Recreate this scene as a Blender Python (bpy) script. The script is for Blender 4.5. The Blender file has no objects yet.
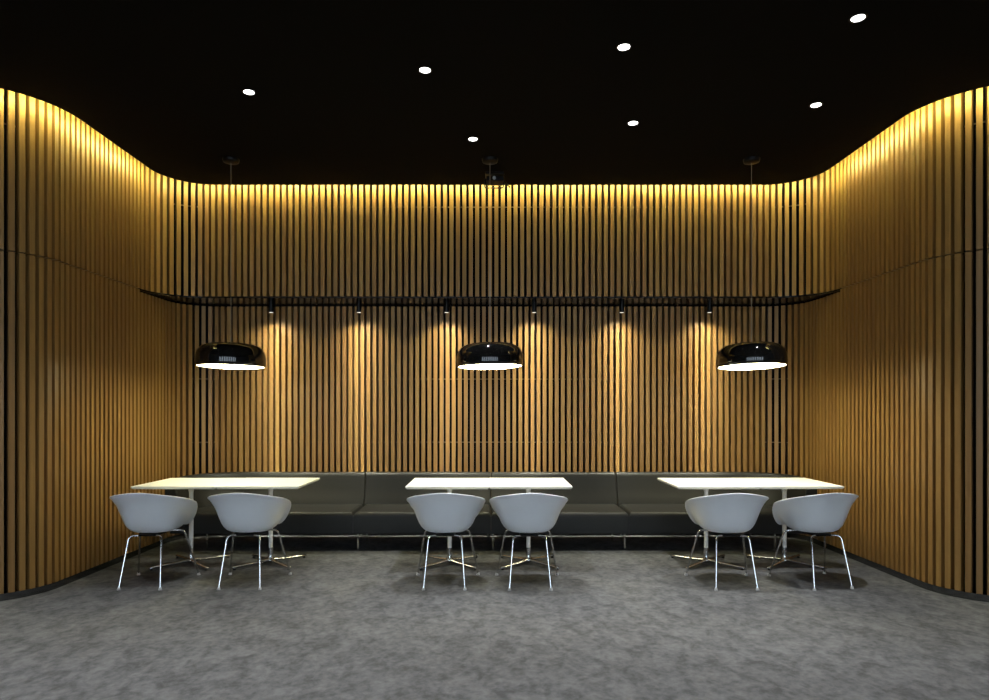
import bpy, bmesh, math, random
from mathutils import Vector, Matrix
random.seed(4)
scene = bpy.context.scene
COL = scene.collection
PI = math.pi

# ------------------------------------------------------------------ materials
def new_mat(name):
    m = bpy.data.materials.new(name)
    m.use_nodes = True
    nt = m.node_tree
    b = nt.nodes['Principled BSDF']
    return m, nt, b

def simple(name, col, rough=0.5, metal=0.0, spec=0.5, coat=0.0):
    m, nt, b = new_mat(name)
    b.inputs['Base Color'].default_value = (*col, 1)
    b.inputs['Roughness'].default_value = rough
    b.inputs['Metallic'].default_value = metal
    b.inputs['Specular IOR Level'].default_value = spec
    if coat:
        b.inputs['Coat Weight'].default_value = coat
        b.inputs['Coat Roughness'].default_value = 0.03
    return m

def noisy(name, c1, c2, scale, rough=0.5, metal=0.0, spec=0.5, bump=0.0, detail=3, stretch=(1, 1, 1)):
    m, nt, b = new_mat(name)
    tc = nt.nodes.new('ShaderNodeTexCoord')
    mp = nt.nodes.new('ShaderNodeMapping')
    mp.inputs['Scale'].default_value = stretch
    n = nt.nodes.new('ShaderNodeTexNoise')
    n.inputs['Scale'].default_value = scale
    n.inputs['Detail'].default_value = detail
    mx = nt.nodes.new('ShaderNodeMix'); mx.data_type = 'RGBA'
    mx.inputs['A'].default_value = (*c1, 1)
    mx.inputs['B'].default_value = (*c2, 1)
    nt.links.new(tc.outputs['Object'], mp.inputs['Vector'])
    nt.links.new(mp.outputs['Vector'], n.inputs['Vector'])
    nt.links.new(n.outputs['Fac'], mx.inputs['Factor'])
    nt.links.new(mx.outputs['Result'], b.inputs['Base Color'])
    b.inputs['Roughness'].default_value = rough
    b.inputs['Metallic'].default_value = metal
    b.inputs['Specular IOR Level'].default_value = spec
    if bump:
        bp = nt.nodes.new('ShaderNodeBump')
        bp.inputs['Strength'].default_value = bump
        bp.inputs['Distance'].default_value = 0.002
        nt.links.new(n.outputs['Fac'], bp.inputs['Height'])
        nt.links.new(bp.outputs['Normal'], b.inputs['Normal'])
    return m

def emitter(name, col, strength):
    m, nt, b = new_mat(name)
    b.inputs['Base Color'].default_value = (0.8, 0.8, 0.8, 1)
    b.inputs['Emission Color'].default_value = (*col, 1)
    b.inputs['Emission Strength'].default_value = strength
    return m

def wood_mat():
    m, nt, b = new_mat('oak_slat')
    geo = nt.nodes.new('ShaderNodeNewGeometry')
    tc = nt.nodes.new('ShaderNodeTexCoord')
    mp = nt.nodes.new('ShaderNodeMapping'); mp.inputs['Scale'].default_value = (60, 60, 1.6)
    n = nt.nodes.new('ShaderNodeTexNoise'); n.inputs['Scale'].default_value = 1.0; n.inputs['Detail'].default_value = 4
    rp = nt.nodes.new('ShaderNodeValToRGB')
    rp.color_ramp.elements[0].position = 0.30; rp.color_ramp.elements[0].color = (0.232, 0.122, 0.035, 1)
    rp.color_ramp.elements[1].position = 0.72; rp.color_ramp.elements[1].color = (0.292, 0.160, 0.047, 1)
    hs = nt.nodes.new('ShaderNodeHueSaturation')
    mr = nt.nodes.new('ShaderNodeMapRange')
    mr.inputs['To Min'].default_value = 0.93; mr.inputs['To Max'].default_value = 1.06
    mh = nt.nodes.new('ShaderNodeMapRange')
    mh.inputs['To Min'].default_value = 0.497; mh.inputs['To Max'].default_value = 0.503
    nt.links.new(tc.outputs['Object'], mp.inputs['Vector'])
    nt.links.new(mp.outputs['Vector'], n.inputs['Vector'])
    nt.links.new(n.outputs['Fac'], rp.inputs['Fac'])
    nt.links.new(rp.outputs['Color'], hs.inputs['Color'])
    nt.links.new(geo.outputs['Random Per Island'], mr.inputs['Value'])
    nt.links.new(geo.outputs['Random Per Island'], mh.inputs['Value'])
    nt.links.new(mr.outputs['Result'], hs.inputs['Value'])
    nt.links.new(mh.outputs['Result'], hs.inputs['Hue'])
    nt.links.new(hs.outputs['Color'], b.inputs['Base Color'])
    b.inputs['Roughness'].default_value = 0.42
    b.inputs['Specular IOR Level'].default_value = 0.35
    return m

def carpet_mat():
    m, nt, b = new_mat('grey_carpet')
    tc = nt.nodes.new('ShaderNodeTexCoord')
    def noise(scale, detail, stretch, rot=0.0, dist=0.0):
        mp = nt.nodes.new('ShaderNodeMapping')
        mp.inputs['Scale'].default_value = stretch
        mp.inputs['Rotation'].default_value = (0, 0, rot)
        n = nt.nodes.new('ShaderNodeTexNoise')
        n.inputs['Scale'].default_value = scale; n.inputs['Detail'].default_value = detail
        n.inputs['Roughness'].default_value = 0.62
        n.inputs['Distortion'].default_value = dist
        nt.links.new(tc.outputs['Object'], mp.inputs['Vector'])
        nt.links.new(mp.outputs['Vector'], n.inputs['Vector'])
        return n
    a = noise(7.0, 7, (1.15, 0.85, 1), 0.45, 0.5)
    f = noise(24, 5, (1.0, 0.9, 1), -0.5)
    g = noise(420, 2, (1, 1, 1))
    mx1 = nt.nodes.new('ShaderNodeMix'); mx1.data_type = 'FLOAT'; mx1.inputs['Factor'].default_value = 0.42
    nt.links.new(a.outputs['Fac'], mx1.inputs['A']); nt.links.new(f.outputs['Fac'], mx1.inputs['B'])
    mx2 = nt.nodes.new('ShaderNodeMix'); mx2.data_type = 'FLOAT'; mx2.inputs['Factor'].default_value = 0.16
    nt.links.new(mx1.outputs['Result'], mx2.inputs['A']); nt.links.new(g.outputs['Fac'], mx2.inputs['B'])
    rp = nt.nodes.new('ShaderNodeValToRGB')
    e = rp.color_ramp.elements
    e[0].position = 0.41; e[0].color = (0.062, 0.0625, 0.0635, 1)
    e[1].position = 0.60; e[1].color = (0.132, 0.134, 0.136, 1)
    nt.links.new(mx2.outputs['Result'], rp.inputs['Fac'])
    nt.links.new(rp.outputs['Color'], b.inputs['Base Color'])
    b.inputs['Roughness'].default_value = 0.95
    b.inputs['Specular IOR Level'].default_value = 0.1
    bp = nt.nodes.new('ShaderNodeBump'); bp.inputs['Strength'].default_value = 0.5; bp.inputs['Distance'].default_value = 0.003
    nt.links.new(g.outputs['Fac'], bp.inputs['Height'])
    nt.links.new(bp.outputs['Normal'], b.inputs['Normal'])
    return m

M = {}
M['wood'] = wood_mat()
M['carpet'] = carpet_mat()
M['backing'] = noisy('black_felt', (0.0025, 0.002, 0.002), (0.004, 0.0035, 0.003), 90, 0.9, spec=0.1)
M['ceiling'] = noisy('black_ceiling_paint', (0.0035, 0.0028, 0.0018), (0.005, 0.004, 0.0026), 30, 0.9, spec=0.06)
M['soffit'] = simple('dark_gloss_soffit', (0.010, 0.008, 0.007), 0.18, spec=0.5)
M['steel'] = noisy('polished_steel_plinth', (0.07, 0.072, 0.078), (0.085, 0.087, 0.093), 40, 0.04, metal=1.0)
M['steel_lit'] = noisy('steel_plinth_lit', (0.17, 0.17, 0.175), (0.22, 0.22, 0.225), 40, 0.14, metal=1.0, stretch=(6, 6, 0.2))  # lighter copy of the plinth steel, side reflections put into its colour
M['rod'] = simple('batten_metal', (0.13, 0.09, 0.06), 0.5, metal=0.7)
M['chrome'] = noisy('chrome', (0.72, 0.72, 0.73), (0.78, 0.78, 0.79), 30, 0.10, metal=1.0)
M['alu'] = noisy('polished_aluminium', (0.58, 0.58, 0.59), (0.66, 0.66, 0.67), 60, 0.22, metal=1.0)
M['white_top'] = noisy('white_laminate', (0.80, 0.79, 0.74), (0.82, 0.81, 0.76), 25, 0.45, spec=0.3)
M['white_pole'] = noisy('white_powder_coat', (0.80, 0.79, 0.76), (0.82, 0.81, 0.78), 80, 0.3)
M['shell'] = noisy('pale_grey_plastic', (0.74, 0.755, 0.775), (0.76, 0.775, 0.795), 40, 0.42, spec=0.4)
M['glide'] = simple('grey_glide', (0.45, 0.45, 0.45), 0.5)
M['leather'] = noisy('charcoal_leather', (0.006, 0.006, 0.0058), (0.009, 0.009, 0.0087), 240, 0.5, spec=0.27, bump=0.2)
M['piping'] = simple('black_piping', (0.010, 0.010, 0.010), 0.5)
M['black_gloss'] = noisy('black_lacquer', (0.006, 0.006, 0.006), (0.009, 0.009, 0.008), 20, 0.06, spec=0.5, coat=0) if False else simple('black_lacquer', (0.005, 0.005, 0.005), 0.07, spec=0.5)
M['black_metal'] = noisy('black_metal', (0.003, 0.003, 0.003), (0.004, 0.004, 0.004), 60, 0.35, spec=0.15)
M['cable'] = simple('grey_cable', (0.22, 0.19, 0.15), 0.4)
M['reflector'] = simple('white_reflector', (0.85, 0.84, 0.80), 0.5)
M['lamp_glow'] = emitter('lamp_diffuser', (1.0, 0.93, 0.58), 30.0)
M['down_glow'] = emitter('downlight_lens', (1.0, 0.98, 0.95), 6.0)
M['spot_glow'] = emitter('spot_lens', (1.0, 0.92, 0.80), 0.9)
M['led'] = emitter('led_strip', (1.0, 0.96, 0.38), 150.0)
M['dark_wall'] = noisy('dark_wall_paint', (0.05, 0.05, 0.05), (0.06, 0.06, 0.06), 8, 0.8)
M['frame'] = simple('window_frame_grey', (0.05, 0.05, 0.055), 0.4)
M['lens'] = simple('lens_glass', (0.35, 0.4, 0.5), 0.05)

# ------------------------------------------------------------------ helpers
def link_mesh(name, bm, mat, parent=None, smooth=False, kind=None, angle=None):
    bmesh.ops.recalc_face_normals(bm, faces=bm.faces[:])
    me = bpy.data.meshes.new(name)
    bm.to_mesh(me); bm.free()
    me.materials.append(mat)
    if smooth:
        for p in me.polygons: p.use_smooth = True
        if angle is not None:
            me.set_sharp_from_angle(angle=math.radians(angle))
    o = bpy.data.objects.new(name, me)
    COL.objects.link(o)
    if parent: o.parent = parent
    if kind: o['kind'] = kind
    return o

def thing(name, label, cat, loc=(0, 0, 0), rz=0.0, group=None):
    o = bpy.data.objects.new(name, None)
    o.empty_display_size = 0.1
    COL.objects.link(o)
    o.location = loc; o.rotation_euler = (0, 0, rz)
    o['label'] = label; o['category'] = cat
    if group: o['group'] = group
    return o

def copy_tree(o, parent=None):
    c = o.copy(); COL.objects.link(c)
    c.parent = parent
    for ch in list(o.children):
        copy_tree(ch, c)
    return c

def add_box(bm, x0, x1, y0, y1, z0, z1, bev=0.0, seg=2):
    v = [bm.verts.new(p) for p in ((x0, y0, z0), (x1, y0, z0), (x1, y1, z0), (x0, y1, z0),
                                   (x0, y0, z1), (x1, y0, z1), (x1, y1, z1), (x0, y1, z1))]
    fs = [bm.faces.new([v[i] for i in q]) for q in ((3, 2, 1, 0), (4, 5, 6, 7), (0, 1, 5, 4), (1, 2, 6, 5), (2, 3, 7, 6), (3, 0, 4, 7))]
    if bev:
        es = list({e for f in fs for e in f.edges})
        bmesh.ops.bevel(bm, geom=es, offset=bev, segments=seg, profile=0.5, affect='EDGES')

def obox(bm, p, t, nrm, w, d0, d1, z0, z1):
    """box standing at plan point p; t = tangent, nrm = direction into the wall"""
    a = p - t * w / 2; b = p + t * w / 2
    pts = [a + nrm * d0, b + nrm * d0, b + nrm * d1, a + nrm * d1]
    lo = [bm.verts.new((q.x, q.y, z0)) for q in pts]
    hi = [bm.verts.new((q.x, q.y, z1)) for q in pts]
    bm.faces.new(lo[::-1]); bm.faces.new(hi)
    for i in range(4):
        j = (i + 1) % 4
        bm.faces.new((lo[i], lo[j], hi[j], hi[i]))

def lathe(bm, prof, n=48, c=(0, 0, 0)):
    rings = []
    for r, z in prof:
        if r < 1e-6:
            rings.append([bm.verts.new((c[0], c[1], c[2] + z))])
        else:
            rings.append([bm.verts.new((c[0] + r * math.cos(2 * PI * k / n), c[1] + r * math.sin(2 * PI * k / n), c[2] + z)) for k in range(n)])
    for a, b in zip(rings[:-1], rings[1:]):
        for k in range(n):
            k2 = (k + 1) % n
            if len(a) == 1 and len(b) == 1: continue
            if len(a) == 1: bm.faces.new((a[0], b[k], b[k2]))
            elif len(b) == 1: bm.faces.new((a[k], a[k2], b[0]))
            else: bm.faces.new((a[k], a[k2], b[k2], b[k]))
    return rings

def fillet(pts, r, n=6):
    pts = [Vector(p) for p in pts]
    out = [pts[0]]
    for i in range(1, len(pts) - 1):
        a, b, c = pts[i - 1], pts[i], pts[i + 1]
        d1 = (a - b); d2 = (c - b)
        rr = min(r, d1.length * 0.48, d2.length * 0.48)
        p = b + d1.normalized() * rr; q = b + d2.normalized() * rr
        for k in range(n + 1):
            u = k / n
            out.append(p * (1 - u) ** 2 + b * 2 * u * (1 - u) + q * u * u)
    out.append(pts[-1])
    return out

def tube(bm, pts, rad, n=10, flat=None):
    pts = [Vector(p) for p in pts]
    rads = rad if isinstance(rad, (list, tuple)) else [rad] * len(pts)
    up = Vector((0, 0, 1)); rings = []
    prev = None
    for i, p in enumerate(pts):
        t = (pts[min(i + 1, len(pts) - 1)] - pts[max(i - 1, 0)]).normalized()
        if prev is None:
            ref = up if abs(t.z) < 0.9 else Vector((1, 0, 0))
            x = (ref - t * ref.dot(t)).normalized()
        else:
            x = (prev - t * prev.dot(t)).normalized()
        prev = x; y = t.cross(x)
        rings.append([bm.verts.new(p + (x * math.cos(2 * PI * k / n) * (flat or 1) + y * math.sin(2 * PI * k / n)) * rads[i]) for k in range(n)])
    for a, b in zip(rings[:-1], rings[1:]):
        for k in range(n):
            bm.faces.new((a[k], a[(k + 1) % n], b[(k + 1) % n], b[k]))
    bm.faces.new(rings[0][::-1]); bm.faces.new(rings[-1])

# ------------------------------------------------------------------ plan paths (left half; right is mirrored)
def arc(cx, cy, r, a0, a1, n=24):
    return [Vector((cx + r * math.cos(math.radians(a0 + (a1 - a0) * k / n)), cy + r * math.sin(math.radians(a0 + (a1 - a0) * k / n)))) for k in range(n + 1)]

WING_X = -5.6
def upper_path():
    return ([Vector((WING_X, 4.71))] + arc(-3.845, 5.18, 0.47, -90, 0) + arc(-2.925, 6.37, 0.45, 180, 90) + [Vector((0, 6.82))])
def lower_path():
    return ([Vector((WING_X, 4.71))] + arc(-3.845, 5.18, 0.47, -90, 0) + arc(-2.995, 6.91, 0.38, 180, 90) + [Vector((0, 7.29))])
def ceil_path():
    return ([Vector((WING_X, 4.53))] + arc(-3.845, 5.17, 0.64, -90, 0) + arc(-2.755, 6.22, 0.45, 180, 90) + [Vector((0, 6.67))])

def cum(path):
    s = [0.0]
    for a, b in zip(path[:-1], path[1:]): s.append(s[-1] + (b - a).length)
    return s
def at(path, s, cs):
    s = max(0.0, min(cs[-1], s))
    for i in range(len(path) - 1):
        if s <= cs[i + 1] + 1e-9:
            L = cs[i + 1] - cs[i]
            u = (s - cs[i]) / L if L > 1e-9 else 0
            # smoothed tangent
            t = (path[i + 1] - path[i]).normalized()
            return path[i].lerp(path[i + 1], u), t
def mirror(v): return Vector((-v.x, v.y))
def normal_into_wall(t):        # path walks from the left wing to the centre: wall lies on the left of travel
    return Vector((-t.y, t.x))
def offset(path, d):
    out = []
    for i, p in enumerate(path):
        t = (path[min(i + 1, len(path) - 1)] - path[max(i - 1, 0)]).normalized()
        out.append(p + normal_into_wall(t) * d)
    return out
def sub_path(path, s0, s1, n_extra=0):
    cs = cum(path)
    out = [at(path, s0, cs)[0]]
    for p, s in zip(path, cs):
        if s0 + 1e-6 < s < s1 - 1e-6: out.append(p)
    out.append(at(path, s1, cs)[0])
    return out

def ribbon(bm, pts, z0, z1):
    lo = [bm.verts.new((p.x, p.y, z0)) for p in pts]
    hi = [bm.verts.new((p.x, p.y, z1)) for p in pts]
    for i in range(len(pts) - 1):
        bm.faces.new((lo[i], lo[i + 1], hi[i + 1], hi[i]))
def band(bm, A, B, z):
    a = [bm.verts.new((p.x, p.y, z)) for p in A]; b = [bm.verts.new((p.x, p.y, z)) for p in B]
    for i in range(len(A) - 1): bm.faces.new((a[i], a[i + 1], b[i + 1], b[i]))
def slab(bm, A, B, z0, z1):
    """closed strip between plan polylines A and B (same count)"""
    va = [[bm.verts.new((p.x, p.y, z)) for p in A] for z in (z0, z1)]
    vb = [[bm.verts.new((p.x, p.y, z)) for p in B] for z in (z0, z1)]
    n = len(A)
    for i in range(n - 1):
        bm.faces.new((va[0][i], va[0][i + 1], vb[0][i + 1], vb[0][i]))
        bm.faces.new((va[1][i], vb[1][i], vb[1][i + 1], va[1][i + 1]))
        bm.faces.new((va[0][i], va[1][i], va[1][i + 1], va[0][i + 1]))
        bm.faces.new((vb[0][i], vb[0][i + 1], vb[1][i + 1], vb[1][i]))
    for i in (0, n - 1):
        bm.faces.new((va[0][i], vb[0][i], vb[1][i], va[1][i]))

Z_PLINTH = 0.054
Z_LEDGE = 2.56
Z_CEIL = 3.665
Z_TOP = 3.93
PITCH = 0.06655
SW, SD = 0.0385, 0.068          # slat width, depth

UP, LO, CE = upper_path(), lower_path(), ceil_path()
csU, csL = cum(UP), cum(LO)
LU, LL = csU[-1], csL[-1]
# arclength where the two tiers part company (start of the concave corner upstairs)
s_split = csU[26] if False else None
i_split = 1 + 25                # last vertex of the convex arc is index 25; straight runs to vertex 26
s_split = csU[26]
upper_s = []
k = 0
while LU - k * PITCH > 0.02:
    upper_s.append(LU - k * PITCH); k += 1
upper_s.sort()
side_s = [s for s in upper_s if s <= s_split + 0.02]
n_rest = round((LL - side_s[-1]) / 0.0668)
pl = (LL - side_s[-1]) / n_rest
lower_s = side_s + [side_s[-1] + pl * (i + 1) for i in range(n_rest)]

# where each tier changes from side wall to back wall (middle of the concave arc)
s_cut_u = csU[26] + 0.45 * PI / 4
s_cut_l = csL[26] + 0.38 * PI / 4

def slats(bm, path, cs, ss, z0, z1, mir):
    for s in ss:
        p, _ = at(path, s, cs)
        a, _ = at(path, s - 0.012, cs); b, _ = at(path, s + 0.012, cs)
        t = (b - a).normalized(); n = normal_into_wall(t)
        if mir: p, t, n = mirror(p), mirror(t), mirror(n)
        obox(bm, p, t, n, SW, 0.0, SD, z0, z1 - (0.022 if path is LO and s > s_split + 0.03 else 0.0))

def wall_set(side):
    """side: 'left', 'right', 'back'"""
    if side == 'back':
        segs = [(False, s_cut_u, LU, s_cut_l, LL), (True, s_cut_u, LU, s_cut_l, LL)]
    else:
        segs = [(side == 'right', 0.0, s_cut_u, 0.0, s_cut_l)]
    bm_b, bm_lo, bm_up, bm_pl, bm_rod, bm_rodl = (bmesh.new() for _ in range(6))
    for mir, u0, u1, l0, l1 in segs:
        fx = (lambda P: [mirror(p) for p in P]) if mir else (lambda P: P)
        pu = sub_path(UP, u0, u1); plo = sub_path(LO, l0, l1)
        slab(bm_b, fx(offset(pu, SD + 0.004)), fx(offset(pu, SD + 0.07)), Z_LEDGE + 0.0035, Z_TOP + 0.01)
        slab(bm_b, fx(offset(plo, SD + 0.004)), fx(offset(plo, SD + 0.07)), 0.0, Z_LEDGE + 0.0045)
        slats(bm_up, UP, csU, [s for s in upper_s if u0 <= s < u1 - 1e-6 or (side == 'back' and not mir and s >= u1 - 1e-6)], Z_LEDGE + 0.004, Z_TOP, mir)
        slats(bm_lo, LO, csL, [s for s in lower_s if l0 <= s < l1 - 1e-6 or (side == 'back' and not mir and s >= l1 - 1e-6)], Z_PLINTH, Z_LEDGE - 0.006, mir)
        slab(bm_pl, fx(offset(plo, 0.005)), fx(offset(plo, SD + 0.003)), 0.0, Z_PLINTH - 0.002)
        for z in (3.505,):
            slab(bm_rod, fx(offset(pu, SD - 0.014)), fx(offset(pu, SD + 0.004)), z - 0.004, z + 0.004)
        if side == 'back':
            for z in (1.734, 1.03):
                slab(bm_rodl, fx(offset(plo, SD - 0.014)), fx(offset(plo, SD + 0.004)), z - 0.005, z + 0.005)
    w = link_mesh('wall_' + side, bm_b, M['backing'], kind='structure')
    link_mesh('lower_slats', bm_lo, M['wood'], w, kind='structure')
    link_mesh('upper_slats', bm_up, M['wood'], w, kind='structure')
    link_mesh('plinth', bm_pl, M['steel'] if side == 'back' else M['steel_lit'], w, kind='structure')
    link_mesh('batten_rail', bm_rod, M['rod'], w, kind='structure')
    if len(bm_rodl.verts): link_mesh('batten_rail', bm_rodl, M['rod'], w, kind='structure')
    else: bm_rodl.free()
for sd in ('left', 'right', 'back'): wall_set(sd)

# ledge soffit between the two tiers of the back wall
bm = bmesh.new()
n = 60
A, B = [], []
s0u, s0l = csU[26] - 0.01, csU[26] - 0.01
for i in range(n + 1):
    u = i / n
    A.append(at(UP, s0u + (LU - s0u) * u, csU)[0]); B.append(at(LO, s0l + (LL - s0l) * u, csL)[0])
A2 = [p + (q - p).normalized() * 0.0 if (q - p).length > 1e-6 else p for p, q in zip(A, B)]
Ain = offset(A2, 0.004)
Bo = offset(B, SD + 0.07)
fullA = Ain + [mirror(p) for p in Ain[::-1][1:]]
fullB = Bo + [mirror(p) for p in Bo[::-1][1:]]
slab(bm, fullA, fullB, Z_LEDGE - 0.011, Z_LEDGE + 0.003)
link_mesh('trim_1', bm, M['soffit'], kind='structure')

# floor, ceiling, cove roof, rest of the room shell
REAR = -4.5
bm = bmesh.new(); add_box(bm, -6.2, 6.2, REAR - 0.2, 7.6, -0.08, 0.0)
link_mesh('floor', bm, M['carpet'], kind='structure')

def ceiling_poly(z0, z1):
    bm = bmesh.new()
    pts = CE + [mirror(p) for p in CE[::-1][1:]]
    pts = [Vector((WING_X, REAR))] + pts + [Vector((-WING_X, REAR))]
    lo = [bm.verts.new((p.x, p.y, z0)) for p in pts]; hi = [bm.verts.new((p.x, p.y, z1)) for p in pts]
    bm.faces.new(lo); bm.faces.new(hi)
    for i in range(len(pts)):
        j = (i + 1) % len(pts)
        bm.faces.new((lo[i], lo[j], hi[j], hi[i]))
    bmesh.ops.triangulate(bm, faces=[f for f in bm.faces if len(f.verts) > 4])
    return bm
ceiling = link_mesh('ceiling', ceiling_poly(Z_CEIL, Z_CEIL + 0.03), M['ceiling'], kind='structure')
bm = bmesh.new(); add_box(bm, -6.2, 6.2, REAR - 0.2, 7.6, Z_TOP, Z_TOP + 0.06)
link_mesh('cove_roof', bm, M['dark_wall'], ceiling, kind='structure')

# led tape on a small curb above the ceiling edge, tilted down at the slats
def full(P): return P + [mirror(p) for p in P[::-1][1:]]
bm = bmesh.new()
P, Q = full(offset(CE, 0.046)), full(offset(CE, 0.037))
lo = [bm.verts.new((p.x, p.y, Z_CEIL + 0.053)) for p in Q]
hi = [bm.verts.new((p.x, p.y, Z_CEIL + 0.068)) for p in P]
for k in range(len(P) - 1): bm.faces.new((lo[k], lo[k + 1], hi[k + 1], hi[k]))
link_mesh('trim_2', bm, M['led'], kind='structure')
bm = bmesh.new()
slab(bm, full(offset(CE, -0.03)), full(offset(CE, 0.035)), Z_CEIL + 0.031, Z_CEIL + 0.10)
link_mesh('trim_3', bm, M['dark_wall'], kind='structure')

for sgn, nm in ((-1, 'wall_left_side'), (1, 'wall_right_side')):
    bm = bmesh.new()
    x0, x1 = sorted((sgn * 5.6, sgn * 5.75))
    add_box(bm, x0, x1, REAR - 0.1, 4.85, 0, Z_TOP)
    link_mesh(nm, bm, M['dark_wall'], kind='structure')
# unseen rear wall; its tall windows are invented to give daylight and reflections
WN, WW, WZ0, WZ1, GAP = 8, 0.86, 0.10, 3.45, 0.50
tot = WN * WW + (WN - 1) * GAP
xs = [-tot / 2 + i * (WW + GAP) for i in range(WN)]
bm = bmesh.new()
add_box(bm, -5.75, 5.75, REAR - 0.15, REAR, 0, WZ0)
add_box(bm, -5.75, 5.75, REAR - 0.15, REAR, WZ1, Z_TOP)
edges = [-5.75] + [v for x in xs for v in (x, x + WW)] + [5.75]
for i in range(0, len(edges), 2):
    add_box(bm, edges[i], edges[i + 1], REAR - 0.15, REAR, WZ0, WZ1)
link_mesh('wall_rear', bm, M['dark_wall'], kind='structure')
def portal(x0, x1, z0, z1):
    l = bpy.data.lights.new('window_daylight', 'AREA'); l.shape = 'RECTANGLE'
    l.size = x1 - x0; l.size_y = z1 - z0
    l.cycles.is_portal = True
    o = bpy.data.objects.new('window_daylight', l); COL.objects.link(o)
    o.location = ((x0 + x1) / 2, REAR - 0.1, (z0 + z1) / 2)
    o.rotation_euler = (PI / 2, 0, PI)        # faces +y, into the room
for i, x in enumerate(xs):
    bm = bmesh.new()
    for a, b in ((x, x + 0.05), (x + WW / 2 - 0.02, x + WW / 2 + 0.02), (x + WW - 0.05, x + WW)):
        add_box(bm, a, b, REAR - 0.1, REAR - 0.04, WZ0, WZ1)
    for z in (WZ0, 2.0, WZ1 - 0.05):
        add_box(bm, x, x + WW, REAR - 0.1, REAR - 0.04, z, z + 0.05)
    link_mesh('window_%d' % (i + 1), bm, M['frame'], kind='structure')
    portal(x, x + WW, WZ0, WZ1)

# ------------------------------------------------------------------ tub chair
def rim_height(ph):
    base = 0.752 - 0.114 * (min(ph, 110) / 100.0) ** 1.75
    u = max(0.0, min(1.0, (ph - 99) / 48.0)); u = u * u * (3 - 2 * u)
    return base * (1 - u) + 0.440 * u
PROF = [(0.20, 0.0), (0.36, 0.002), (0.47, 0.022), (0.56, 0.075), (0.63, 0.16), (0.685, 0.27), (0.73, 0.40), (0.77, 0.53), (0.81, 0.655), (0.855, 0.77), (0.905, 0.865), (0.955, 0.945), (1.0, 1.0)]
def shell_bm():
    bm = bmesh.new()
    N = 72; ZB = 0.415
    c = bm.verts.new((0, 0.0, ZB))
    rings = []
    cols = []
    for k in range(N):
        th = 360.0 * k / N                 # 0 = back (towards -y)
        ph = th if th <= 180 else 360 - th
        sx, sy = math.sin(math.radians(th)), -math.cos(math.radians(th))
        ax = 0.318; ay = 0.275 if sy < 0 else 0.252
        e = 2.35
        R = 1.0 / ((abs(sx) / ax) ** e + (abs(sy) / ay) ** e) ** (1 / e)
        H = rim_height(ph)
        fl = max(0.0, min(1.0, (ph - 118) / 30.0))      # front: flat seat with a soft lip
        col = []
        for i, (fr, fh) in enumerate(PROF):
            fr2 = fr * (1 - fl) + (0.2 + 0.8 * i / (len(PROF) - 1)) * fl
            z = ZB + (H - ZB) * fh
            if fl > 0 and i >= len(PROF) - 2:
                z -= fl * 0.008 * (i - len(PROF) + 3)
            col.append(bm.verts.new((R * fr2 * sx, R * fr2 * sy, z)))
        cols.append(col)
    for k in range(N):
        a, b = cols[k], cols[(k + 1) % N]
        bm.faces.new((c, b[0], a[0]))
        for i in range(len(PROF) - 1):
            bm.faces.new((a[i], b[i], b[i + 1], a[i + 1]))
    return bm

def make_chair(label):
    t = thing('tub_chair', label, 'chair', group='pale grey tub chairs at the tables')
    sh = link_mesh('shell', shell_bm(), M['shell'], t, smooth=True)
    so = sh.modifiers.new('Solidify', 'SOLIDIFY'); so.thickness = 0.008; so.offset = 1.0
    be = sh.modifiers.new('Bevel', 'BEVEL'); be.width = 0.003; be.segments = 2; be.limit_method = 'ANGLE'; be.angle_limit = math.radians(50)
    bm = bmesh.new()
    add_box(bm, -0.075, 0.075, -0.125, 0.095, 0.393, 0.4065, 0.004)
    link_mesh('mounting_plate', bm, M['black_metal'], t)
    for sx, ft, tp, inn in ((-1, (0.160, -0.235), (0.128, -0.150), (0.04, -0.10, 0.398)), (1, (0.160, -0.235), (0.128, -0.150), (0.04, -0.10, 0.398)),
                            (-1, (0.254, 0.228), (0.182, 0.120), (0.105, 0.075, 0.407)), (1, (0.254, 0.228), (0.182, 0.120), (0.105, 0.075, 0.407))):
        bm = bmesh.new()
        pts = fillet([(sx * ft[0], ft[1], 0.012), (sx * tp[0], tp[1], 0.399), (sx * inn[0], inn[1], inn[2])], 0.035)
        tube(bm, pts, 0.0078, 12)
        lg = link_mesh('leg', bm, M['chrome'], t, smooth=True, angle=60)
        bm = bmesh.new()
        lathe(bm, [(0, 0), (0.013, 0), (0.014, 0.004), (0.011, 0.012), (0.0095, 0.020), (0, 0.020)], 16, (sx * ft[0], ft[1], 0.0))
        link_mesh('foot_glide', bm, M['glide'], lg, smooth=True, angle=50)
    return t

chair0 = make_chair('')
chairs = [
    (-2.712, 5.342, 0.00, 'pale grey tub chair at the left table, nearest the left slatted wall'),
    (-1.942, 5.350, 0.00, 'pale grey tub chair at the left table, on the room centre side'),
    (-0.354, 5.340, 0.00, 'left one of the two pale grey tub chairs at the middle table'),
    (0.311, 5.332, 0.00, 'right one of the two pale grey tub chairs at the middle table'),
    (1.905, 5.330, 0.00, 'pale grey tub chair at the right table, on the room centre side'),
    (2.626, 5.348, 0.15, 'pale grey tub chair at the right table, nearest the right slatted wall'),
]
for i, (x, y, rz, lab) in enumerate(chairs):
    o = chair0 if i == 0 else copy_tree(chair0)
    o.location = (x, y, 0); o.rotation_euler = (0, 0, rz); o['label'] = lab

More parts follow.
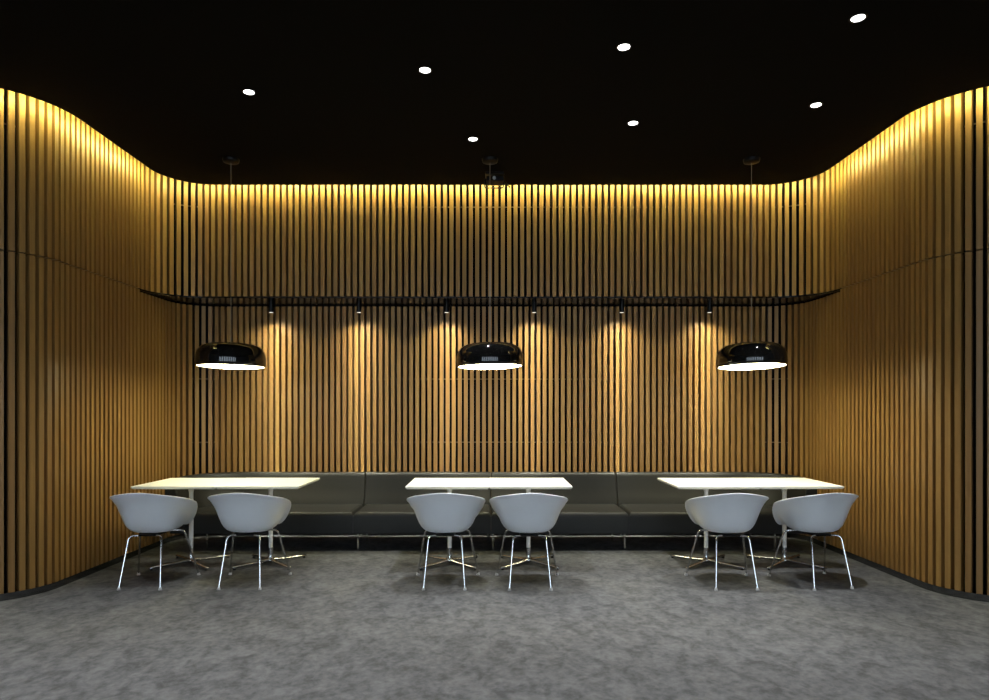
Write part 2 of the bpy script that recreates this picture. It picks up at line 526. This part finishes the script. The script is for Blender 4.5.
# ------------------------------------------------------------------ cafe table
TW = 0.712; TD = 0.71; TZ = 0.74
def make_table():
    t = thing('cafe_table', '', 'table', group='white square cafe tables joined in pairs')
    bm = bmesh.new()
    v0 = []
    # top with an under-bevelled edge
    prof = [(TW / 2 - 0.012, TD / 2 - 0.012, TZ - 0.024), (TW / 2, TD / 2, TZ - 0.012), (TW / 2, TD / 2, TZ - 0.0015), (TW / 2 - 0.0015, TD / 2 - 0.0015, TZ)]
    rings = []
    for hx, hy, z in prof:
        ring = []
        rc = 0.006
        for qx, qy, a0 in ((1, 1, 0), (-1, 1, 90), (-1, -1, 180), (1, -1, 270)):
            for k in range(4):
                a = math.radians(a0 + 90 * k / 3)
                ring.append(bm.verts.new((qx * (hx - rc) + rc * math.cos(a), qy * (hy - rc) + rc * math.sin(a), z)))
        rings.append(ring)
    for a, b in zip(rings[:-1], rings[1:]):
        for k in range(16): bm.faces.new((a[k], a[(k + 1) % 16], b[(k + 1) % 16], b[k]))
    bm.faces.new(rings[0][::-1]); bm.faces.new(rings[-1])
    link_mesh('tabletop', bm, M['white_top'], t)
    bm = bmesh.new()
    lathe(bm, [(0, 0.7155), (0.11, 0.7155), (0.11, 0.709), (0.030, 0.706), (0.024, 0.695), (0.022, 0.664), (0.0195, 0.650), (0, 0.650)], 28)
    link_mesh('top_bracket', bm, M['white_pole'], t, smooth=True, angle=40)
    bm = bmesh.new()
    lathe(bm, [(0, 0.14), (0.0185, 0.14), (0.0185, 0.656), (0, 0.656)], 24)
    link_mesh('pole', bm, M['white_pole'], t, smooth=True, angle=40)
    bm = bmesh.new()
    lathe(bm, [(0, 0.014), (0.026, 0.014), (0.034, 0.022), (0.034, 0.036), (0.028, 0.048), (0.0215, 0.064), (0.0205, 0.085), (0.0205, 0.147), (0, 0.147)], 24)
    link_mesh('collar', bm, M['alu'], t, smooth=True, angle=50)
    for ax, ay in ((1, 1), (-1, 1), (-1, -1), (1, -1)):
        bm = bmesh.new()
        d = Vector((ax, ay, 0)).normalized()
        pts = [d * 0.012 + Vector((0, 0, 0.036)), d * 0.05 + Vector((0, 0, 0.033)), d * 0.10 + Vector((0, 0, 0.028)), d * 0.20 + Vector((0, 0, 0.024)), d * 0.30 + Vector((0, 0, 0.021)), d * 0.350 + Vector((0, 0, 0.019)), d * 0.357 + Vector((0, 0, 0.0185))]
        tube(bm, pts, [0.018, 0.018, 0.016, 0.015, 0.0135, 0.0125, 0.007], 12, flat=0.8)
        lg = link_mesh('base_leg', bm, M['alu'], t, smooth=True, angle=60)
        bm = bmesh.new()
        q = d * 0.335
        lathe(bm, [(0, 0), (0.014, 0), (0.014, 0.006), (0.007, 0.008), (0.007, 0.018), (0, 0.018)], 14, (q.x, q.y, 0))
        link_mesh('foot_glide', bm, M['black_metal'], lg, smooth=True, angle=40)
    return t
table0 = make_table()
tabs = [
    (-2.703, 5.972, 0.000, 'white square pedestal table of the left pair, nearest the left slatted wall'),
    (-1.989, 5.986, 0.001, 'white square pedestal table of the left pair, on the room centre side'),
    (-0.365, 5.972, 0.000, 'left white square pedestal table of the middle pair under the middle pendant'),
    (0.348, 5.984, 0.001, 'right white square pedestal table of the middle pair under the middle pendant'),
    (1.956, 5.974, 0.001, 'white square pedestal table of the right pair, on the room centre side'),
    (2.669, 5.984, 0.000, 'white square pedestal table of the right pair, nearest the right slatted wall'),
]
for i, (x, y, dz, lab) in enumerate(tabs):
    o = table0 if i == 0 else copy_tree(table0)
    o.location = (x, y, 0); o['label'] = lab

# ------------------------------------------------------------------ pendant lamps
def make_pendant():
    t = thing('pendant_lamp', '', 'pendant lamp', group='black dome pendant lamps over the tables')
    bm = bmesh.new()
    outer = [(0.294, 0.0), (0.299, 0.004), (0.302, 0.03), (0.303, 0.07), (0.299, 0.105), (0.288, 0.138), (0.268, 0.166), (0.238, 0.188), (0.200, 0.201), (0.155, 0.208), (0.10, 0.212), (0.03, 0.2145), (0.0, 0.215)]
    inner = [(0.288, 0.0), (0.290, 0.03), (0.290, 0.07), (0.286, 0.10), (0.274, 0.13), (0.25, 0.158), (0.2, 0.185), (0.1, 0.198), (0, 0.2)]
    lathe(bm, inner[::-1] + outer, 72)
    sh = link_mesh('shade', bm, M['black_gloss'], t, smooth=True, angle=60)
    bm = bmesh.new()
    lathe(bm, [(0.0, -0.016), (0.08, -0.015), (0.16, -0.0115), (0.23, -0.006), (0.27, 0.0), (0.2865, 0.006), (0.2865, 0.02), (0, 0.02)], 72)
    df = link_mesh('diffuser', bm, M['lamp_glow'], t, smooth=True, angle=60)
    bm = bmesh.new()
    zc = Z_CEIL - 1.783
    tube(bm, [(0, 0, 0.214), (0, 0, zc - 0.03)], 0.0028, 8)
    link_mesh('cable', bm, M['cable'], t, smooth=True, angle=60)
    bm = bmesh.new()
    lathe(bm, [(0, zc - 0.036), (0.055, zc - 0.034), (0.068, zc - 0.028), (0.072, zc - 0.016), (0.073, zc), (0, zc)], 36)
    link_mesh('ceiling_canopy', bm, M['black_metal'], t, smooth=True, angle=50)
    return t
pend0 = make_pendant()
for i, (x, y, z, tx, ty, lab) in enumerate([
    (-2.347, 5.98, 1.783, -0.012, 0.014, 'glossy black dome pendant lamp with glowing white underside over the left table'),
    (0.0, 5.98, 1.783, -0.022, -0.022, 'glossy black dome pendant lamp with glowing white underside over the middle table'),
    (2.370, 5.98, 1.783, -0.046, -0.014, 'glossy black dome pendant lamp with glowing white underside over the right table')]):
    o = pend0 if i == 0 else copy_tree(pend0)
    o.location = (x, y, z); o['label'] = lab
    for ch in o.children:
        if ch.name.split('.')[0] in ('shade', 'diffuser'):
            ch.rotation_euler = (tx, ty, 0)

# ------------------------------------------------------------------ recessed downlights
def spot(loc, power, size, blend, col, radius, rot=(0, 0, 0), name='light'):
    l = bpy.data.lights.new(name, 'SPOT')
    l.energy = power; l.spot_size = math.radians(size); l.spot_blend = blend
    l.color = col; l.shadow_soft_size = radius
    o = bpy.data.objects.new(name, l); COL.objects.link(o)
    o.location = loc; o.rotation_euler = rot
    return o
DL_P, DL_COL = 170, (0.97, 0.98, 1.0)
def make_downlight(label):
    t = thing('downlight', label, 'ceiling light', group='round recessed downlights in the black ceiling')
    bm = bmesh.new()
    lathe(bm, [(0.040, -0.0012), (0.040, -0.003), (0.047, -0.002), (0.049, 0.0), (0.040, 0.0)], 36)
    link_mesh('rim', bm, M['black_metal'], t, smooth=True, angle=40)
    bm = bmesh.new()
    lathe(bm, [(0, -0.0022), (0.037, -0.0018), (0.037, -0.0002), (0, -0.0002)], 36)
    link_mesh('lens', bm, M['down_glow'], t)
    return t
dl = [(-1.722, 4.716, 'leftmost glowing round downlight in the black ceiling'),
      (-0.434, 4.410, 'glowing round downlight in the front row of the ceiling, second from the left'),
      (0.838, 4.130, 'glowing round downlight in the front row of the ceiling, third from the left'),
      (2.132, 3.823, 'largest glowing round downlight, near the top right corner of the ceiling'),
      (-0.143, 5.537, 'glowing round downlight just in front of the middle pendant canopy'),
      (1.133, 5.227, 'glowing round downlight in the middle of the rear row of three'),
      (2.429, 4.917, 'rightmost glowing round downlight of the rear row, in front of the right slatted wall')]
dl0 = make_downlight('')
for i, (x, y, lab) in enumerate(dl):
    o = dl0 if i == 0 else copy_tree(dl0)
    o.location = (x, y, Z_CEIL); o['label'] = lab
    spot((x, y, Z_CEIL - 0.012), DL_P * (1.6 if i > 3 else 1.0), 60, 0.8, DL_COL, 0.03, name='downlight_beam')
# unseen rows added on the same grid behind the camera, to light the room
ca = Vector((1.288, -0.31)); cb = Vector((0.29, 1.13))
base = Vector((-0.434, 4.410))
bm = bmesh.new()
for j in (-1, -2, -3, -4):
    for i in range(-3, 4):
        p = base + ca * i + cb * j
        if abs(p.x) < 4.6 and p.y > -1.2:
            lathe(bm, [(0, -0.0022), (0.041, -0.0018), (0.041, -0.0002), (0, -0.0002)], 20, (p.x, p.y, Z_CEIL))
            spot((p.x, p.y, Z_CEIL - 0.012), DL_P, 60, 0.8, DL_COL, 0.035, name='downlight_beam')
link_mesh('added_rear_lights', bm, M['down_glow'], ceiling, kind='structure')

# ------------------------------------------------------------------ wall spots under the ledge
def make_wallspot():
    t = thing('ledge_spotlight', '', 'spotlight', group='small black spotlights under the ledge')
    bm = bmesh.new()
    lathe(bm, [(0, -0.108), (0.020, -0.108), (0.0205, -0.112), (0.0255, -0.112), (0.0265, -0.108), (0.0265, 0), (0, 0)], 28)
    link_mesh('housing', bm, M['black_metal'], t, smooth=True, angle=40)
    bm = bmesh.new()
    lathe(bm, [(0, -0.1135), (0.0235, -0.1135), (0.0235, -0.1085), (0, -0.1085)], 24)
    link_mesh('lens', bm, M['spot_glow'], t)
    return t
ws0 = make_wallspot()
def ies_text():
    ang = [0, 2, 4, 6, 8, 10, 12, 15, 18, 21, 25, 30, 35, 40, 45, 50, 55, 60, 65, 70, 75, 90]
    val = []
    for a in ang:
        v = 1.0 / (math.sin(math.radians(a)) + 0.15) ** 2.3
        cut = max(0.0, min(1.0, (70 - a) / 28.0)); v *= cut * cut * (3 - 2 * cut)
        val.append('%.3f' % (v * 10))
    t = bpy.data.texts.new('reflector_photometry')
    t.write('IESNA:LM-63-1995\n[TEST] narrow reflector\nTILT=NONE\n1 1000 1 %d 1 1 2 0 0 0\n1 1 10\n' % len(ang)
            + ' '.join(str(a) for a in ang) + '\n0\n' + ' '.join(val) + '\n')
    return t
IES = ies_text()
def reflector_beam(loc, power, col, radius, rot):
    o = spot(loc, power, 150, 0.2, col, radius, rot, 'ledge_spot_beam')
    l = o.data; l.use_nodes = True
    nt = l.node_tree
    em = nt.nodes.get('Emission') or nt.nodes.new('ShaderNodeEmission')
    n = nt.nodes.new('ShaderNodeTexIES'); n.mode = 'INTERNAL'; n.ies = IES
    nt.links.new(n.outputs['Fac'], em.inputs['Strength'])
    return o
names = ['leftmost', 'second from the left', 'third from the left', 'third from the right', 'second from the right', 'rightmost']
WS_Y = 7.09
for i in range(6):
    x = 0.004 + (-2.5 + i) * 0.9415
    o = ws0 if i == 0 else copy_tree(ws0)
    o.location = (x, WS_Y, Z_LEDGE - 0.0112)
    o['label'] = 'small black cylinder spotlight under the back wall ledge, %s of six' % names[i]
    reflector_beam((x, WS_Y, Z_LEDGE - 0.130), 26, (1.0, 0.985, 0.78), 0.018, (math.radians(6), 0, 0))

# ------------------------------------------------------------------ ceiling projector behind the middle canopy
t = thing('ceiling_projector', 'small black box projector on the ceiling behind the middle pendant cable', 'projector', (0.045, 6.36, Z_CEIL))
bm = bmesh.new(); add_box(bm, -0.09, 0.09, -0.07, 0.07, -0.022, 0.0, 0.004)
link_mesh('ceiling_plate', bm, M['black_metal'], t)
bm = bmesh.new(); lathe(bm, [(0, -0.045), (0.02, -0.045), (0.02, -0.02), (0, -0.02)], 16)
link_mesh('stem', bm, M['black_metal'], t, smooth=True, angle=40)
bm = bmesh.new(); add_box(bm, -0.08, 0.085, -0.08, 0.08, -0.088, -0.043, 0.008)
bd = link_mesh('body', bm, M['black_metal'], t)
bm = bmesh.new()
bmesh.ops.create_cone(bm, cap_ends=True, segments=20, radius1=0.017, radius2=0.014, depth=0.02, matrix=Matrix.Translation((-0.005, -0.088, -0.066)) @ Matrix.Rotation(PI / 2, 4, 'X'))
link_mesh('lens', bm, M['lens'], bd, smooth=True, angle=40)
bm = bmesh.new()
tube(bm, fillet([(-0.098, 0.0, -0.05), (-0.098, 0.0, -0.135), (0.085, 0.0, -0.135), (0.085, 0.0, -0.05)], 0.02), 0.006, 8)
link_mesh('yoke', bm, M['black_metal'], t, smooth=True, angle=60)
bm = bmesh.new()
tube(bm, [(0.088, -0.01, -0.075), (0.150, -0.02, -0.138)], 0.007, 8)
link_mesh('lock_lever', bm, M['black_metal'], t, smooth=True, angle=60)

# ------------------------------------------------------------------ banquette modules
SEAMS = [-1.34, 0.01, 1.36]
YB, YF = 7.20, 6.455
def back_profile():
    # (offset forward from the rear line, z): rounded cross-section of the backrest
    pts = [(0.0, 0.22), (0.0, 0.672)]
    for k in range(0, 7):
        a = math.radians(180 - 30 * k) if False else math.radians(180 - 180 * k / 6)
        pts.append((0.05 + 0.05 * math.cos(a), 0.672 + 0.047 * math.sin(a)))
    pts += [(0.125, 0.56), (0.160, 0.47), (0.190, 0.40), (0.200, 0.36), (0.200, 0.22)]
    return pts
def sweep_back(bm, line):
    """line: plan polyline of the rear edge, walked left to right; the front is on the right of travel"""
    prof = back_profile()
    rings = []
    for i, p in enumerate(line):
        t = (line[min(i + 1, len(line) - 1)] - line[max(i - 1, 0)]).normalized()
        n = Vector((t.y, -t.x))
        rings.append([bm.verts.new((p.x + n.x * o, p.y + n.y * o, z)) for o, z in prof])
    m = len(prof)
    for a, b in zip(rings[:-1], rings[1:]):
        for k in range(m): bm.faces.new((a[k], a[(k + 1) % m], b[(k + 1) % m], b[k]))
    bm.faces.new(rings[0]); bm.faces.new(rings[-1][::-1])
def prism(bm, poly, z0, z1, bev=0.05, bev_edges=True):
    lo = [bm.verts.new((p.x, p.y, z0)) for p in poly]; hi = [bm.verts.new((p.x, p.y, z1)) for p in poly]
    fl = bm.faces.new(lo[::-1]); fh = bm.faces.new(hi)
    for i in range(len(poly)):
        j = (i + 1) % len(poly)
        bm.faces.new((lo[i], lo[j], hi[j], hi[i]))
    if bev:
        bmesh.ops.bevel(bm, geom=list(fh.edges), offset=bev, segments=5, profile=0.5, affect='EDGES', clamp_overlap=True)

def make_bench(label, rear, seat_poly, legs):
    t = thing('banquette_module', label, 'banquette', group='charcoal banquette modules along the back wall')
    cx = sum(p.x for p in rear) / len(rear)
    t.location = (cx, 6.8, 0)
    off = Vector((-cx, -6.8))
    bm = bmesh.new(); prism(bm, [p + off for p in seat_poly], 0.18, 0.392)
    st = link_mesh('seat', bm, M['leather'], t, smooth=True, angle=35)
    bm = bmesh.new(); sweep_back(bm, [p + off for p in rear])
    bk = link_mesh('backrest', bm, M['leather'], t, smooth=True, angle=40)
    b = bk.modifiers.new('Bevel', 'BEVEL'); b.width = 0.012; b.segments = 3; b.limit_method = 'ANGLE'; b.angle_limit = math.radians(60)
    for x, y in legs:
        bm = bmesh.new()
        lathe(bm, [(0, 0), (0.011, 0), (0.011, 0.182), (0, 0.182)], 14, (x - cx, y - 6.8, 0))
        link_mesh('leg', bm, M['chrome'], t, smooth=True, angle=40)
    return t
g = 0.0008
V = Vector
corner_l = [V((-3.165, 6.42)), V((-3.16, 6.55))] + arc(-2.66, 6.70, 0.5, 180, 90, 18) + [V((SEAMS[0] - g, YB))]
inner = offset(corner_l, -0.19)
seat_l = [V((-3.165, 6.46)), V((SEAMS[0] - g, 6.455))] + [V((SEAMS[0] - g, inner[-1].y))] + inner[-2:1:-1] + [V((-3.10, 6.60)), V((-3.165, 6.58))]
seat_l = [V((-3.13, YF)), V((SEAMS[0] - g, YF)), V((SEAMS[0] - g, YB - 0.06))] + [p for p in offset(corner_l, -0.06)[-2:1:-1]]
corner_r = [V((SEAMS[2] + g, YB))] + arc(2.68, 6.70, 0.5, 90, 0, 18) + [V((3.18, 6.55)), V((3.185, 6.42))]
seat_r = [V((3.15, YF))] + [p for p in offset(corner_r, -0.06)[-3:0:-1]] + [V((SEAMS[2] + g, YB - 0.06)), V((SEAMS[2] + g, YF))]
make_bench('charcoal leather banquette module at the left end, curving round the wall corner', corner_l, seat_l, [(-2.82, 6.577), (-2.75, 7.02), (SEAMS[0] + 0.025 - 0.05, 7.0)])
def straight(x0, x1): return [V((x0 + g, YB)), V((x1 - g, YB))], [V((x0 + g, YF)), V((x1 - g, YF)), V((x1 - g, YB - 0.06)), V((x0 + g, YB - 0.06))]
r1, s1 = straight(SEAMS[0], SEAMS[1]); r2, s2 = straight(SEAMS[1], SEAMS[2])
make_bench('straight charcoal leather banquette module, second from the left along the back wall', r1, s1, [(SEAMS[0] + 0.025, 6.577), (SEAMS[0] + 0.035, 7.0), (SEAMS[1] - 0.03, 7.0)])
make_bench('straight charcoal leather banquette module, second from the right along the back wall', r2, s2, [(SEAMS[1] + 0.02, 6.577), (SEAMS[2] - 0.018, 6.577), (SEAMS[2] - 0.065, 7.0)])
make_bench('charcoal leather banquette module at the right end, curving round the wall corner', corner_r, seat_r, [(2.84, 6.577), (2.77, 7.02), (SEAMS[2] + 0.03, 7.0)])

# ------------------------------------------------------------------ daylight, camera, view
w = bpy.data.worlds.new('overcast_daylight'); scene.world = w; w.use_nodes = True
bg = w.node_tree.nodes['Background']
bg.inputs['Color'].default_value = (0.72, 0.86, 1.0, 1)
bg.inputs['Strength'].default_value = 6.4

cam = bpy.data.cameras.new('camera'); co = bpy.data.objects.new('camera', cam); COL.objects.link(co)
co.location = (0, 0, 1.40); co.rotation_euler = (PI / 2, 0, 0)
cam.sensor_width = 36.0; cam.lens = 660.0 / 989.0 * 36.0
cam.shift_x = 4.5 / 989.0
cam.shift_y = 59.0 / 989.0
cam.clip_start = 0.05; cam.clip_end = 60
scene.camera = co
scene.view_settings.view_transform = 'Standard'
scene.view_settings.look = 'None'
scene.view_settings.exposure = 0.0
scene.view_settings.gamma = 1.0
scene.view_settings.use_curve_mapping = False
scene.cycles.use_denoising = True
scene.cycles.max_bounces = 6
scene.cycles.diffuse_bounces = 3
scene.cycles.glossy_bounces = 4
scene.cycles.sample_clamp_indirect = 4.0
scene.cycles.caustics_reflective = False
scene.cycles.caustics_refractive = False
